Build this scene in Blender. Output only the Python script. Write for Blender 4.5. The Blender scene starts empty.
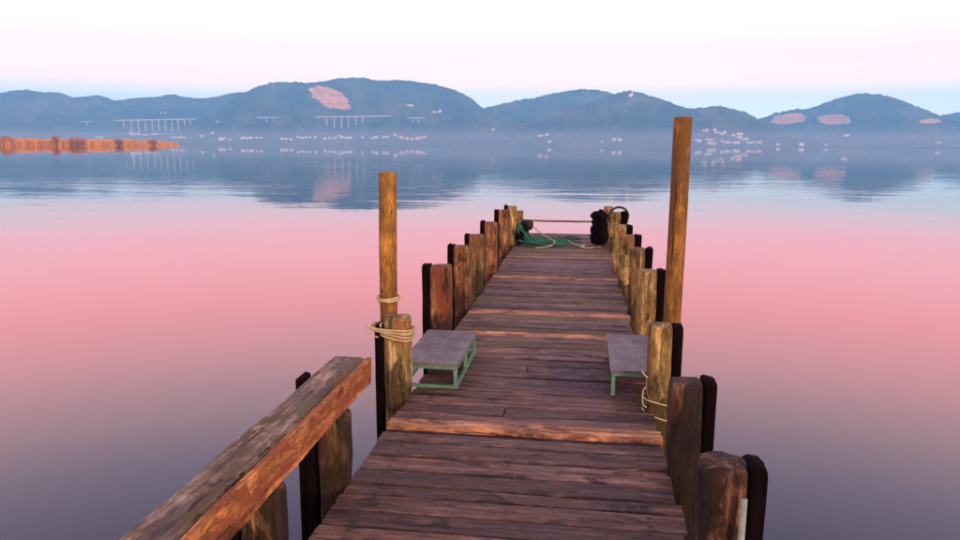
import bpy, bmesh, math, random
from mathutils import Vector, noise, Matrix
from mathutils.bvhtree import BVHTree

R = math.radians
rnd = random.Random(7)
scene = bpy.context.scene
COL = scene.collection
WATER = -0.75

# ------------------------------------------------------------------ camera
CAM = Vector((0.30, 0.0, 1.58))
YAW, PITCH, ROLL = R(7.754), R(9.50), R(0.28)
FPX = 747.0
cam_d = bpy.data.cameras.new('camera')
cam_d.sensor_width = 36.0
cam_d.lens = FPX / 960 * 36
cam_d.clip_start, cam_d.clip_end = 0.05, 40000
cam = bpy.data.objects.new('camera', cam_d)
COL.objects.link(cam)
fw = Vector((-math.sin(YAW) * math.cos(PITCH), math.cos(YAW) * math.cos(PITCH), -math.sin(PITCH)))
r0 = Vector((math.cos(YAW), math.sin(YAW), 0))
u0 = r0.cross(fw)
RT = r0 * math.cos(ROLL) + u0 * math.sin(ROLL)
UP = -r0 * math.sin(ROLL) + u0 * math.cos(ROLL)
m3 = Matrix((RT, UP, -fw)).transposed()
cam.matrix_world = Matrix.Translation(CAM) @ m3.to_4x4()
scene.camera = cam


def bearing(x, y):
    """direction towards a point surveyed in the photograph"""
    return fw + RT * ((x - 480) / FPX) - UP * ((y - 270) / FPX)


# ------------------------------------------------------------------ world
SUN_DIR = Vector((0.55, -0.83, 0.0)).normalized()      # towards the sun, behind the viewer to the right
SUN_EL = R(13)
world = bpy.data.worlds.new('World')
scene.world = world
world.use_nodes = True
nt = world.node_tree
nt.nodes.clear()
out = nt.nodes.new('ShaderNodeOutputWorld')
add = nt.nodes.new('ShaderNodeAddShader')
bg1 = nt.nodes.new('ShaderNodeBackground')
bg2 = nt.nodes.new('ShaderNodeBackground')
sky = nt.nodes.new('ShaderNodeTexSky')
sky.sky_type = 'NISHITA'
sky.sun_disc = False
sky.sun_elevation = R(3)
sky.sun_rotation = math.atan2(SUN_DIR.x, SUN_DIR.y)
bg2.inputs['Strength'].default_value = 0.012
nt.links.new(sky.outputs[0], bg2.inputs[0])
tc = nt.nodes.new('ShaderNodeTexCoord')
nrm = nt.nodes.new('ShaderNodeVectorMath'); nrm.operation = 'NORMALIZE'
sep = nt.nodes.new('ShaderNodeSeparateXYZ')
mp = nt.nodes.new('ShaderNodeMapping'); mp.inputs['Scale'].default_value = (2, 2, 22)
nz = nt.nodes.new('ShaderNodeTexNoise'); nz.inputs['Scale'].default_value = 1.3; nz.inputs['Detail'].default_value = 3
ma = nt.nodes.new('ShaderNodeMath'); ma.operation = 'MULTIPLY_ADD'
ma.inputs[1].default_value = 0.02
ramp = nt.nodes.new('ShaderNodeValToRGB')
nt.links.new(tc.outputs['Generated'], nrm.inputs[0])
nt.links.new(nrm.outputs[0], sep.inputs[0])
nt.links.new(nrm.outputs[0], mp.inputs[0])
nt.links.new(mp.outputs[0], nz.inputs[0])
nt.links.new(nz.outputs[0], ma.inputs[0])
sb = nt.nodes.new('ShaderNodeMath'); sb.operation = 'SUBTRACT'; sb.inputs[1].default_value = 0.01
nt.links.new(sep.outputs[2], sb.inputs[0])
nt.links.new(sb.outputs[0], ma.inputs[2])
nt.links.new(ma.outputs[0], ramp.inputs[0])
SKY = [(0.0, (2.70, 2.90, 2.50)), (.055, (2.40, 2.40, 2.15)), (.080, (3.0, 1.90, 1.66)), (.112, (3.7, 1.46, 1.46)),
       (.205, (4.3, 1.47, 1.45)), (.266, (3.9, 1.74, 1.82)), (.326, (2.95, 1.78, 1.92)), (.385, (2.0, 1.52, 2.0)),
       (.48, (1.22, 1.06, 1.72)), (.65, (.88, .72, 1.05)), (1.0, (.66, .55, .68))]
el = ramp.color_ramp.elements
while len(el) > 1:
    el.remove(el[-1])
for i, (p, c) in enumerate(SKY):
    e = el[0] if i == 0 else el.new(p)
    e.position = p
    e.color = (c[0] / 5, c[1] / 5, c[2] / 5, 1)
nt.links.new(ramp.outputs[0], bg1.inputs[0])
bg1.inputs['Strength'].default_value = 2.5
nt.links.new(bg1.outputs[0], add.inputs[0])
nt.links.new(bg2.outputs[0], add.inputs[1])
nt.links.new(add.outputs[0], out.inputs[0])

# ------------------------------------------------------------------ sun, exposure
sun_d = bpy.data.lights.new('sun', 'SUN')
sun_d.energy = 1.5
sun_d.angle = R(12)
sun_d.color = (1.0, .70, .42)
sun = bpy.data.objects.new('sun', sun_d)
COL.objects.link(sun)
to_sun = (SUN_DIR * math.cos(SUN_EL) + Vector((0, 0, math.sin(SUN_EL))))
sun.rotation_euler = to_sun.to_track_quat('Z', 'Y').to_euler()
sun.location = (5, -8, 12)
scene.view_settings.view_transform = 'Standard'
scene.view_settings.look = 'None'
scene.view_settings.exposure = 1.0
scene.view_settings.gamma = 1.0
scene.view_settings.use_curve_mapping = False
scene.cycles.volume_bounces = 2
scene.cycles.max_bounces = 8
scene.cycles.use_denoising = True
scene.cycles.sample_clamp_indirect = 6


# ------------------------------------------------------------------ helpers
def tag(o, label=None, cat=None, group=None, kind=None):
    if label: o['label'] = label
    if cat: o['category'] = cat
    if group: o['group'] = group
    if kind: o['kind'] = kind
    return o


def mesh_obj(name, verts, faces, mat, parent=None, smooth=False, loc=None, mats=None, mi=None):
    me = bpy.data.meshes.new(name)
    me.from_pydata([tuple(v) for v in verts], [], faces)
    for m in (mats or [mat]):
        me.materials.append(m)
    if mi:
        for p, k in zip(me.polygons, mi):
            p.material_index = k
    if smooth:
        me.polygons.foreach_set('use_smooth', [True] * len(me.polygons))
    me.update()
    o = bpy.data.objects.new(name, me)
    COL.objects.link(o)
    if parent: o.parent = parent
    if loc is not None: o.location = loc
    return o


def empty(name, loc=(0, 0, 0)):
    o = bpy.data.objects.new(name, None)
    o.empty_display_size = 0.1
    o.location = loc
    COL.objects.link(o)
    return o


def box_geo(x0, x1, y0, y1, z0, z1, b=0.0):
    """a bevelled box as verts, faces"""
    bm = bmesh.new()
    bmesh.ops.create_cube(bm, size=1)
    for v in bm.verts:
        v.co = Vector((x0 + (v.co.x + .5) * (x1 - x0), y0 + (v.co.y + .5) * (y1 - y0), z0 + (v.co.z + .5) * (z1 - z0)))
    if b:
        bmesh.ops.bevel(bm, geom=bm.edges[:], offset=b, segments=2, affect='EDGES', profile=.6)
    bm.verts.index_update()
    vs = [v.co.copy() for v in bm.verts]
    fs = [[v.index for v in f.verts] for f in bm.faces]
    bm.free()
    return vs, fs


def join_geo(parts):
    V, F = [], []
    for vs, fs in parts:
        n = len(V)
        V += vs
        F += [[i + n for i in f] for f in fs]
    return V, F


def tube_geo(pts, rad, sides=7, closed=False):
    pts = [Vector(p) for p in pts]
    V, F = [], []
    n = len(pts)
    ref = Vector((.31, .17, .93)).normalized()
    for i, p in enumerate(pts):
        a = pts[(i - 1) % n] if (closed or i > 0) else p
        b = pts[(i + 1) % n] if (closed or i < n - 1) else p
        t = (b - a).normalized()
        s = t.cross(ref)
        if s.length < .05: s = t.cross(Vector((1, 0, 0)))
        s.normalize()
        w = t.cross(s)
        rr = rad[i] if isinstance(rad, (list, tuple)) else rad
        for k in range(sides):
            q = 2 * math.pi * k / sides
            V.append(p + (s * math.cos(q) + w * math.sin(q)) * rr)
    for i in range(n if closed else n - 1):
        j = (i + 1) % n
        for k in range(sides):
            l = (k + 1) % sides
            F.append([i * sides + k, i * sides + l, j * sides + l, j * sides + k])
    if not closed:
        F.append(list(range(sides))[::-1])
        F.append([(n - 1) * sides + k for k in range(sides)])
    return V, F


def smooth_path(ctrl, per=6, closed=False):
    c = [Vector(p) for p in ctrl]
    n = len(c)
    res = []
    for i in range(n if closed else n - 1):
        p0 = c[(i - 1) % n] if (closed or i > 0) else c[i]
        p1, p2 = c[i], c[(i + 1) % n]
        p3 = c[(i + 2) % n] if (closed or i + 2 < n) else p2
        for k in range(per):
            t = k / per
            res.append(.5 * ((2 * p1) + (p2 - p0) * t + (2 * p0 - 5 * p1 + 4 * p2 - p3) * t * t + (3 * p1 - p0 - 3 * p2 + p3) * t ** 3))
    if not closed: res.append(c[-1])
    return res


# ------------------------------------------------------------------ materials
class NT:
    def __init__(self, name):
        self.m = bpy.data.materials.new(name)
        self.m.use_nodes = True
        self.t = self.m.node_tree
        self.t.nodes.clear()
        self.out = self.t.nodes.new('ShaderNodeOutputMaterial')

    def n(self, kind, **kw):
        nd = self.t.nodes.new('ShaderNode' + kind)
        for k, v in kw.items():
            if k in nd.inputs.keys():
                nd.inputs[k].default_value = v
            else:
                setattr(nd, k, v)
        return nd

    def l(self, a, b):
        self.t.links.new(a, b)

    def math(self, op, a, b=None, c=None):
        nd = self.n('Math', operation=op)
        for i, v in enumerate((a, b, c)):
            if v is None: continue
            if isinstance(v, (int, float)): nd.inputs[i].default_value = v
            else: self.l(v, nd.inputs[i])
        return nd.outputs[0]

    def noise(self, vec, scale, detail=4, rough=.55, dist=0.0):
        nd = self.n('TexNoise')
        nd.inputs['Scale'].default_value = scale
        nd.inputs['Detail'].default_value = detail
        nd.inputs['Roughness'].default_value = rough
        nd.inputs['Distortion'].default_value = dist
        self.l(vec, nd.inputs['Vector'])
        return nd.outputs[0]

    def mapv(self, vec, scale=(1, 1, 1), loc=None):
        nd = self.n('VectorMath', operation='MULTIPLY')
        self.l(vec, nd.inputs[0])
        nd.inputs[1].default_value = scale
        return nd.outputs[0]

    def ramp(self, fac, stops):
        nd = self.n('ValToRGB')
        e = nd.color_ramp.elements
        while len(e) > 1: e.remove(e[-1])
        for i, (p, c) in enumerate(stops):
            k = e[0] if i == 0 else e.new(p)
            k.position = p
            k.color = (c, c, c, 1) if isinstance(c, (int, float)) else (*c, 1)
        self.l(fac, nd.inputs[0])
        return nd.outputs[0]

    def mix(self, fac, a, b, mode='MIX'):
        nd = self.n('Mix', data_type='RGBA', blend_type=mode)
        for i, v in ((0, fac), (6, a), (7, b)):
            if isinstance(v, (int, float)): nd.inputs[i].default_value = v
            elif isinstance(v, tuple): nd.inputs[i].default_value = (*v, 1)
            else: self.l(v, nd.inputs[i])
        return nd.outputs[2]

    def finish(self, col, rough=.8, bump=None, dist=.004, strength=1.0, spec=.3):
        b = self.n('BsdfPrincipled')
        if isinstance(col, tuple): b.inputs['Base Color'].default_value = (*col, 1)
        else: self.l(col, b.inputs['Base Color'])
        if isinstance(rough, (int, float)): b.inputs['Roughness'].default_value = rough
        else: self.l(rough, b.inputs['Roughness'])
        b.inputs['Specular IOR Level'].default_value = spec
        if bump is not None:
            bp = self.n('Bump')
            bp.inputs['Strength'].default_value = strength
            bp.inputs['Distance'].default_value = dist
            self.l(bump, bp.inputs['Height'])
            self.l(bp.outputs[0], b.inputs['Normal'])
        self.l(b.outputs[0], self.out.inputs[0])
        self.b = b
        return self.m


def coords(N, rand=True):
    tc = N.n('TexCoord').outputs['Object']
    if not rand: return tc, None
    oi = N.n('ObjectInfo').outputs['Random']
    sc = N.math('MULTIPLY', oi, 91.0)
    cb = N.n('CombineXYZ')
    for i in range(3): N.l(sc, cb.inputs[i])
    ad = N.n('VectorMath', operation='ADD')
    N.l(tc, ad.inputs[0]); N.l(cb.outputs[0], ad.inputs[1])
    return ad.outputs[0], oi


def wood(name, axis, dark, mid, light, patch=None, patch_amt=.5, rot=.35, moss=0.0, tone=(.65, 1.35), rough=.78, dark_patch=False, specks=0.0, scuff=.5, nails=False, foot=False):
    """weathered timber: grain along axis, checks, rot blotches, coloured worn patches, pale scuffs"""
    N = NT(name)
    v0, oi = coords(N)
    wn = N.n('TexNoise'); wn.inputs['Scale'].default_value = 5.0; wn.inputs['Detail'].default_value = 2
    N.l(v0, wn.inputs['Vector'])
    wv = N.n('VectorMath', operation='MULTIPLY_ADD')
    N.l(wn.outputs['Color'], wv.inputs[0]); wv.inputs[1].default_value = (.035, .035, .035); N.l(v0, wv.inputs[2])
    v = wv.outputs[0]

    def ax(across, along):
        q = [across] * 3; q[axis] = along
        return N.mapv(v, tuple(q))
    g = N.noise(ax(34, 2.2), 1.0, 8, .72, .4)
    fine = N.noise(ax(190, 16), 1.0, 4, .7)
    blot = N.noise(ax(9, 5), 1.0, 9, .72, .3)
    big = N.noise(ax(7, 3.0), 1.0, 7, .66, .5)
    col = N.ramp(g, [(.30, dark), (.47, mid), (.66, light)])
    col = N.mix(1.0, col, N.ramp(fine, [(.28, .42), (.68, 1.35)]), 'MULTIPLY')
    col = N.mix(1.0, col, N.ramp(blot, [(.34, .32), (.50, .95), (.66, 1.7)]), 'MULTIPLY')
    if patch:
        pm = N.noise(ax(6.5, 2.2), 1.3, 8, .68, .8)
        col = N.mix(N.ramp(pm, [(.60 - .2 * patch_amt, 0.0), (.655 - .2 * patch_amt, .85)]), col, N.mix(1.0, patch, N.ramp(fine, [(.25, .5), (.7, 1.3)]), 'MULTIPLY'))
    if scuff:
        sc = N.noise(ax(85, 3.5), 1.0, 3, .6, .2)
        sm = N.math('MULTIPLY', N.ramp(sc, [(.60, 0.0), (.68, 1.0)]), N.ramp(blot, [(.46, 0.0), (.60, scuff)]))
        col = N.mix(sm, col, tuple(min(.6, c * 1.7 + .03) for c in light))
    if foot:
        # wood rot eats upwards from the splash zone in ragged tongues
        fz = N.n('SeparateXYZ'); N.l(N.n('TexCoord').outputs['Object'], fz.inputs[0])
        fr = N.n('MapRange', interpolation_type='SMOOTHSTEP'); N.l(fz.outputs[2], fr.inputs[0])
        for i_, v_ in ((1, -.05), (2, .30), (3, .12), (4, 0.0)): fr.inputs[i_].default_value = v_
        big = N.math('SUBTRACT', big, fr.outputs[0])
    rt = N.ramp(big, [(rot - .03, 0.0), (rot + .055, 1.0)])
    rc = N.mix(N.ramp(g, [(.36, 0.0), (.62, 1.0)]), tuple(c * .15 for c in dark), tuple(c * .45 for c in mid))
    rc = N.mix(1.0, rc, N.ramp(fine, [(.28, .4), (.7, 1.5)]), 'MULTIPLY')
    col = N.mix(rt, rc, col)
    crk = N.ramp(N.noise(ax(62, 1.1), 1.0, 3, .55, .3), [(.315, 0.0), (.35, 1.0)])
    col = N.mix(crk, tuple(c * .12 for c in dark), col)
    if moss:
        mm = N.noise(v, 11.0, 8, .75)
        col = N.mix(N.ramp(mm, [(.66 - .2 * moss, 0.0), (.73 - .2 * moss, .8)]), col, (.085, .078, .020))
    if specks:
        vo = N.n('TexVoronoi', feature='F1'); vo.inputs['Scale'].default_value = 5.5; N.l(v0, vo.inputs['Vector'])
        col = N.mix(N.ramp(vo.outputs['Distance'], [(.035, .9), (.06, 0.0)]), col, (.62, .58, .52))
    if nails:
        nx = N.n('SeparateXYZ'); N.l(N.n('TexCoord').outputs['Object'], nx.inputs[0])
        ex = N.math('ABSOLUTE', N.math('SUBTRACT', N.math('ABSOLUTE', nx.outputs[0]), .62))
        ey = N.math('ABSOLUTE', N.math('SUBTRACT', N.math('ABSOLUTE', nx.outputs[1]), .036))
        er = N.math('SQRT', N.math('ADD', N.math('MULTIPLY', ex, ex), N.math('MULTIPLY', ey, ey)))
        col = N.mix(N.ramp(er, [(.0065, .95), (.009, .45), (.022, 0.0)]), col, (.016, .006, .004))
    if dark_patch:
        # a square area of darker colour across the boards beside the right bench
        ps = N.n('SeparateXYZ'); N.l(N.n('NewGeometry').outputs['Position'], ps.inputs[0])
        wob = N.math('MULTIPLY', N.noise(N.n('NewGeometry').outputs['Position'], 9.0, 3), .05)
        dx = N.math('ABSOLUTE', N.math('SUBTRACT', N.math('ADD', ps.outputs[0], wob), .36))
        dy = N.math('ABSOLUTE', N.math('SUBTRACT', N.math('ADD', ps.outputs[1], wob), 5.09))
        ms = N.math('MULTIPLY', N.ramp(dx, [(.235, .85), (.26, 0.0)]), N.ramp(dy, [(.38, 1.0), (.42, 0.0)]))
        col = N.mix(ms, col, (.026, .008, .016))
    if tone and oi is not None:
        mr = N.n('MapRange'); N.l(oi, mr.inputs[0])
        mr.inputs[3].default_value, mr.inputs[4].default_value = tone
        cc = N.n('CombineXYZ')
        for i in range(3): N.l(mr.outputs[0], cc.inputs[i])
        col = N.mix(1.0, col, cc.outputs[0], 'MULTIPLY')
    h = N.math('ADD', N.math('MULTIPLY', g, .8), N.math('MULTIPLY', crk, .6))
    h = N.math('ADD', h, N.math('MULTIPLY', fine, .22))
    h = N.math('ADD', h, N.math('MULTIPLY', rt, .8))
    ro = N.ramp(blot, [(.3, rough - .22), (.6, min(1.0, rough + .15))])
    return N.finish(col, ro, h, .008, 1.0, .3)


M = {}
M['plank'] = wood('weathered_plank', 0, (.026, .0085, .0055), (.084, .040, .026), (.215, .126, .090), (.130, .055, .030), .25, .40, .08, (.42, 1.22), .60, dark_patch=True, scuff=.8, nails=True)
M['plank_moss'] = wood('mossy_plank', 0, (.032, .016, .006), (.090, .056, .022), (.170, .120, .054), (.085, .072, .020), .45, .385, .3, (.55, 1.25), .72, nails=True)
M['plank_new'] = wood('bare_orange_plank', 0, (.17, .065, .026), (.40, .18, .08), (.52, .28, .145), (.13, .050, .03), .35, .36, 0, (.70, 1.1), .75)
M['plank_dark'] = wood('dark_purple_plank', 0, (.012, .005, .006), (.032, .012, .013), (.070, .030, .028), None, 0, .33, 0, (.85, 1.1), .6)
M['post_red'] = wood('red_brown_post', 2, (.036, .012, .004), (.125, .046, .016), (.34, .200, .080), (.175, .040, .013), .45, .42, .1, (.8, 1.15), scuff=.8, foot=True)
M['post_tan'] = wood('tan_grey_post', 2, (.046, .024, .006), (.160, .104, .030), (.40, .300, .125), (.17, .062, .018), .4, .42, .25, (.8, 1.15), scuff=.7, foot=True)
M['post_rot'] = wood('rotten_post', 2, (.020, .008, .003), (.085, .044, .014), (.32, .205, .082), (.12, .040, .016), .45, .49, .2, (.62, .85), foot=True)
M['post_black'] = wood('blackened_post', 2, (.014, .005, .003), (.060, .026, .010), (.25, .125, .055), (.11, .032, .014), .40, .525, .12, (.62, .80), foot=True)
M['rail_top'] = wood('grey_rail_wood', 1, (.050, .026, .014), (.135, .090, .056), (.29, .22, .165), (.085, .058, .016), .55, .37, .45, (.95, 1.05), specks=1.0, scuff=.9)
M['rail_side'] = wood('orange_rail_face', 1, (.13, .040, .012), (.33, .120, .030), (.44, .21, .065), (.19, .050, .018), .5, .38, 0, (.95, 1.05))
M['pole'] = wood('orange_pole', 2, (.110, .046, .007), (.225, .102, .014), (.33, .165, .028), (.13, .058, .010), .6, .30, .12, (.85, 1.05), .7, scuff=.2)


def tar():
    N = NT('black_tar')
    v, _ = coords(N)
    g = N.noise(N.mapv(v, (20, 20, 3)), 1.0, 5, .6)
    c = N.ramp(g, [(.35, (.002, .0008, .001)), (.7, (.007, .0028, .003))])
    return N.finish(c, .9, g, .004, .7, .04)


def plain(name, a, b, scale, rough=.6, dist=.001, spec=.3, metal=0.0, stretch=(1, 1, 1)):
    N = NT(name)
    v, _ = coords(N)
    v = N.mapv(v, stretch)
    g = N.noise(v, scale, 6, .65, .3)
    c = N.ramp(g, [(.32, a), (.68, b)])
    m = N.finish(c, rough, g, dist, .7, spec)
    N.b.inputs['Metallic'].default_value = metal
    return m


M['tar'] = tar()
M['rope'] = plain('straw_rope', (.26, .19, .08), (.52, .43, .24), 60, .9, .003)
M['wire'] = plain('pale_cord', (.30, .24, .12), (.50, .44, .26), 60, .8)
M['net'] = plain('green_net_cord', (.008, .070, .042), (.02, .17, .10), 40, .8, .003)
M['net_dark'] = plain('dark_net_heap', (.012, .038, .014), (.04, .085, .032), 30, .9, .01)
M['black_rubber'] = plain('black_rubber', (.005, .003, .004), (.016, .012, .013), 14, .65, .006, .3)
M['pipe'] = plain('pale_pipe', (.13, .16, .125), (.27, .30, .24), 25, .5, .001)
M['steel_bar'] = plain('rusty_bar', (.10, .045, .025), (.22, .11, .06), 22, .7)


def green_paint():
    N = NT('chipped_green_paint')
    v, _ = coords(N)
    g = N.noise(v, 14, 5, .65)
    c = N.ramp(g, [(.3, (.055, .150, .095)), (.7, (.105, .24, .155))])
    ch = N.ramp(N.noise(v, 38, 4, .7), [(.62, 0.0), (.66, 1.0)])
    c = N.mix(ch, c, (.06, .028, .018))
    return N.finish(c, .55, N.math('SUBTRACT', 1.0, ch), .001, .6, .4)


def ply_top():
    N = NT('worn_plywood')
    v, _ = coords(N)
    g = N.noise(N.mapv(v, (60, 4, 10)), 1.0, 5, .65, .4)
    b = N.noise(v, 7, 5, .6)
    c = N.ramp(g, [(.3, (.068, .063, .062)), (.7, (.130, .124, .120))])
    c = N.mix(N.ramp(b, [(.50, 0.0), (.66, .7)]), c, (.085, .058, .048))
    sc = N.ramp(N.noise(N.mapv(v, (140, 9, 10)), 1.0, 2, .5), [(.70, 0.0), (.76, .6)])
    c = N.mix(sc, c, (.34, .29, .26))
    return N.finish(c, N.ramp(b, [(.3, .45), (.7, .75)]), g, .001, .5, .35)


M['green'] = green_paint()
M['ply'] = ply_top()


def water_mat():
    N = NT('lake_water')
    tc = N.n('TexCoord').outputs['Object']
    sp = N.n('SeparateXYZ'); N.l(tc, sp.inputs[0])
    # a light breeze wrinkles the lake some way out; it lies calm near the pier and under the far shore
    y = sp.outputs[1]
    patch = N.noise(N.mapv(tc, (.020, .045, 1)), 1.0, 3, .55, .6)
    pm = N.ramp(patch, [(.38, .25), (.62, 1.0)])
    band = N.n('MapRange', interpolation_type='SMOOTHSTEP'); N.l(y, band.inputs[0])
    for i, val in ((1, 14.0), (2, 34.0), (3, .06), (4, 1.0)): band.inputs[i].default_value = val
    far = N.n('MapRange', interpolation_type='SMOOTHSTEP'); N.l(y, far.inputs[0])
    for i, val in ((1, 45.0), (2, 150.0), (3, 1.0), (4, .10)): far.inputs[i].default_value = val
    amp = N.math('MULTIPLY', N.math('MULTIPLY', band.outputs[0], far.outputs[0]), pm)
    rot = N.n('VectorRotate', rotation_type='Z_AXIS'); N.l(tc, rot.inputs['Vector']); rot.inputs['Angle'].default_value = R(-8)
    w1 = N.noise(N.mapv(rot.outputs[0], (.42, 1.55, 1)), 1.0, 2, .5, .3)
    w2 = N.noise(N.mapv(rot.outputs[0], (.16, .50, 1)), 1.0, 1, .5, .2)
    h = N.math('ADD', N.math('MULTIPLY', w1, .6), w2)
    h = N.math('MULTIPLY', h, amp)
    b = N.n('BsdfPrincipled')
    b.inputs['Base Color'].default_value = (.012, .012, .020, 1)
    b.inputs['Roughness'].default_value = .015
    b.inputs['IOR'].default_value = 1.333
    bp = N.n('Bump'); bp.inputs['Strength'].default_value = 1.0; bp.inputs['Distance'].default_value = .021
    N.l(h, bp.inputs['Height']); N.l(bp.outputs[0], b.inputs['Normal'])
    N.l(b.outputs[0], N.out.inputs[0])
    return N.m


def forest():
    N = NT('wooded_hillside')
    tc = N.n('TexCoord').outputs['Object']
    a = N.noise(tc, .022, 6, .7)
    b = N.noise(tc, .0035, 5, .6, .5)
    c = N.ramp(a, [(.30, (.012, .018, .008)), (.5, (.045, .052, .022)), (.72, (.10, .095, .045))])
    c = N.mix(N.ramp(b, [(.46, 0.0), (.62, .75)]), c, (.17, .12, .06))
    d_ = N.noise(tc, .0075, 6, .65, 1.0)
    c = N.mix(1.0, c, N.ramp(d_, [(.34, .30), (.5, .75), (.66, 1.35)]), 'MULTIPLY')
    return N.finish(c, .95, a, 8.0, .9, .0)


def quarry_mat():
    N = NT('quarry_rock')
    tc = N.n('TexCoord').outputs['Object']
    a = N.noise(N.mapv(tc, (.03, .03, .10)), 1.0, 5, .6)
    c = N.ramp(a, [(.32, (.50, .22, .09)), (.7, (.90, .48, .22))])
    g = N.noise(tc, .05, 4, .6)
    c = N.mix(N.ramp(g, [(.60, 0.0), (.70, .7)]), c, (.10, .09, .05))
    return N.finish(c, .95, a, 4.0, .6, .0)


def reed_mat():
    N = NT('dry_reeds')
    tc = N.n('TexCoord').outputs['Object']
    a = N.noise(N.mapv(tc, (.06, .06, .25)), 1.0, 5, .6)
    c = N.ramp(a, [(.3, (.52, .20, .045)), (.55, (.62, .27, .06)), (.75, (.70, .36, .10))])
    return N.finish(c, .9, None, spec=.05)


M['water'] = water_mat()
M['forest'] = forest()
M['quarry'] = quarry_mat()
M['reed'] = reed_mat()
M['shore'] = plain('shore_land', (.035, .035, .020), (.10, .085, .05), .01, .95, .1, .0)
M['shrub'] = plain('russet_leaves', (.28, .09, .035), (.46, .17, .06), .3, .9, .01, .05)
M['concrete'] = plain('pale_concrete', (.50, .45, .40), (.66, .60, .54), .2, .85, .01, .1)
M['wall_white'] = plain('white_plaster', (.80, .74, .66), (.92, .88, .80), .3, .85, .01, .1)
M['wall_pink'] = plain('pink_plaster', (.78, .46, .34), (.90, .62, .48), .3, .85, .01, .1)
M['wall_yellow'] = plain('yellow_plaster', (.78, .60, .26), (.85, .70, .36), .3, .85, .01, .1)
M['roof'] = plain('terracotta_roof', (.32, .12, .07), (.46, .20, .12), .5, .9, .01, .05)

# ------------------------------------------------------------------ the lake
S = 9000
nx = 24
V = [(-S + 2 * S * i / nx, -1500 + (S + 1500) * j / nx, WATER) for j in range(nx + 1) for i in range(nx + 1)]
F = [[j * (nx + 1) + i, j * (nx + 1) + i + 1, (j + 1) * (nx + 1) + i + 1, (j + 1) * (nx + 1) + i] for j in range(nx) for i in range(nx)]
tag(mesh_obj('water', V, F, M['water']), 'calm pink and lavender lake water around the pier', 'lake', kind='structure')


# ------------------------------------------------------------------ hills
def interp(pts, x):
    if x <= pts[0][0]: return pts[0][1]
    for i in range(len(pts) - 1):
        (x0, y0), (x1, y1) = pts[i], pts[i + 1]
        if x <= x1:
            t = (x - x0) / (x1 - x0)
            # monotone-ish cubic through neighbours
            ym = pts[i - 1] if i > 0 else pts[i]
            yp = pts[i + 2] if i + 2 < len(pts) else pts[i + 1]
            m0 = (y1 - ym[1]) / max(x1 - ym[0], 1e-6) * (x1 - x0)
            m1 = (yp[1] - y0) / max(yp[0] - x0, 1e-6) * (x1 - x0)
            t2, t3 = t * t, t ** 3
            return (2 * t3 - 3 * t2 + 1) * y0 + (t3 - 2 * t2 + t) * m0 + (-2 * t3 + 3 * t2) * y1 + (t3 - t2) * m1
    return pts[-1][1]


def fbm(p, o=5):
    return noise.fractal(p, 1.0, 2.0, o)


BVH = {}


def hill(label, prof, dist, front, seed, key, rough=1.0):
    x0, x1 = prof[0][0], prof[-1][0]
    nu = int((x1 - x0) / 1.15)
    vs = [i / 34 for i in range(35)] + [1.02, 1.05, 1.1, 1.2, 1.35, 1.5]
    V = []
    for v in vs:
        for i in range(nu + 1):
            px = x0 + (x1 - x0) * i / nu
            d = bearing(px, interp(prof, px))
            hl = math.hypot(d.x, d.y)
            tz = d.z / hl
            hx, hy = d.x / hl, d.y / hl
            Hr = max(CAM.z + dist * tz, -3)
            dd = dist - front * (1 - v) * (1 + .12 * noise.noise(Vector((px * .02, seed, 0))))
            q = Vector((CAM.x + hx * dd, CAM.y + hy * dd, 0))
            if v <= 1:
                s = v ** 1.15 * (.72 + .28 * v)
                spur = fbm(Vector((q.x * .0042 + seed, q.y * .0022, seed)), 5)
                s *= 1 - .55 * max(0, min(1, .5 + spur)) * math.sin(math.pi * v) ** 1.0
            else:
                s = 1 - (v - 1) ** 1.3 * 1.1
            z = -4 + (Hr + 4) * s
            z += rough * (6.0 * fbm(Vector((q.x * .012, q.y * .012, seed)), 5) + 8.0 * abs(noise.noise(Vector((q.x * .035, q.y * .035, seed)))) + 5.0 * noise.noise(Vector((q.x * .11, q.y * .11, seed)))) * min(1, max(0, z) / 40)
            V.append(Vector((q.x, q.y, z)))
    n = nu + 1
    F = [[a * n + i, a * n + i + 1, (a + 1) * n + i + 1, (a + 1) * n + i] for a in range(len(vs) - 1) for i in range(nu)]
    o = mesh_obj('hill', V, F, M['forest'], smooth=True)
    tag(o, label, 'hill', kind='structure')
    BVH[key] = BVHTree.FromPolygons(V, F)
    return o


hill('long low blue ridge at the left edge behind the reeds',
     [(-420, 112), (-250, 100), (-100, 95), (0, 93), (20, 90), (40, 92), (58, 93), (75, 97), (98, 95.5), (115, 100.5), (135, 98), (155, 97), (175, 95),
      (190, 98.5), (215, 97), (235, 93), (262, 92), (300, 100), (340, 120)], 4900, 1350, 3.1, 'A')
hill('high blue hill with the large orange quarry',
     [(170, 139), (200, 122), (225, 104), (240, 95), (255, 88.5), (275, 82), (292, 83), (312, 83), (328, 81), (345, 78), (360, 78), (378, 80.5), (397, 81), (415, 81.5),
      (432, 84), (450, 88.5), (465, 95), (480, 106), (500, 121), (530, 140)], 4000, 850, 9.7, 'B')
hill('rounded blue hilltop behind the middle ridge',
     [(430, 138), (460, 120), (480, 110.5), (500, 105), (520, 100.5), (540, 97), (556, 93), (572, 91), (588, 89.7), (600, 90.5), (614, 95), (640, 104), (680, 122), (720, 138)], 4300, 800, 15.2, 'C')
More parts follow.
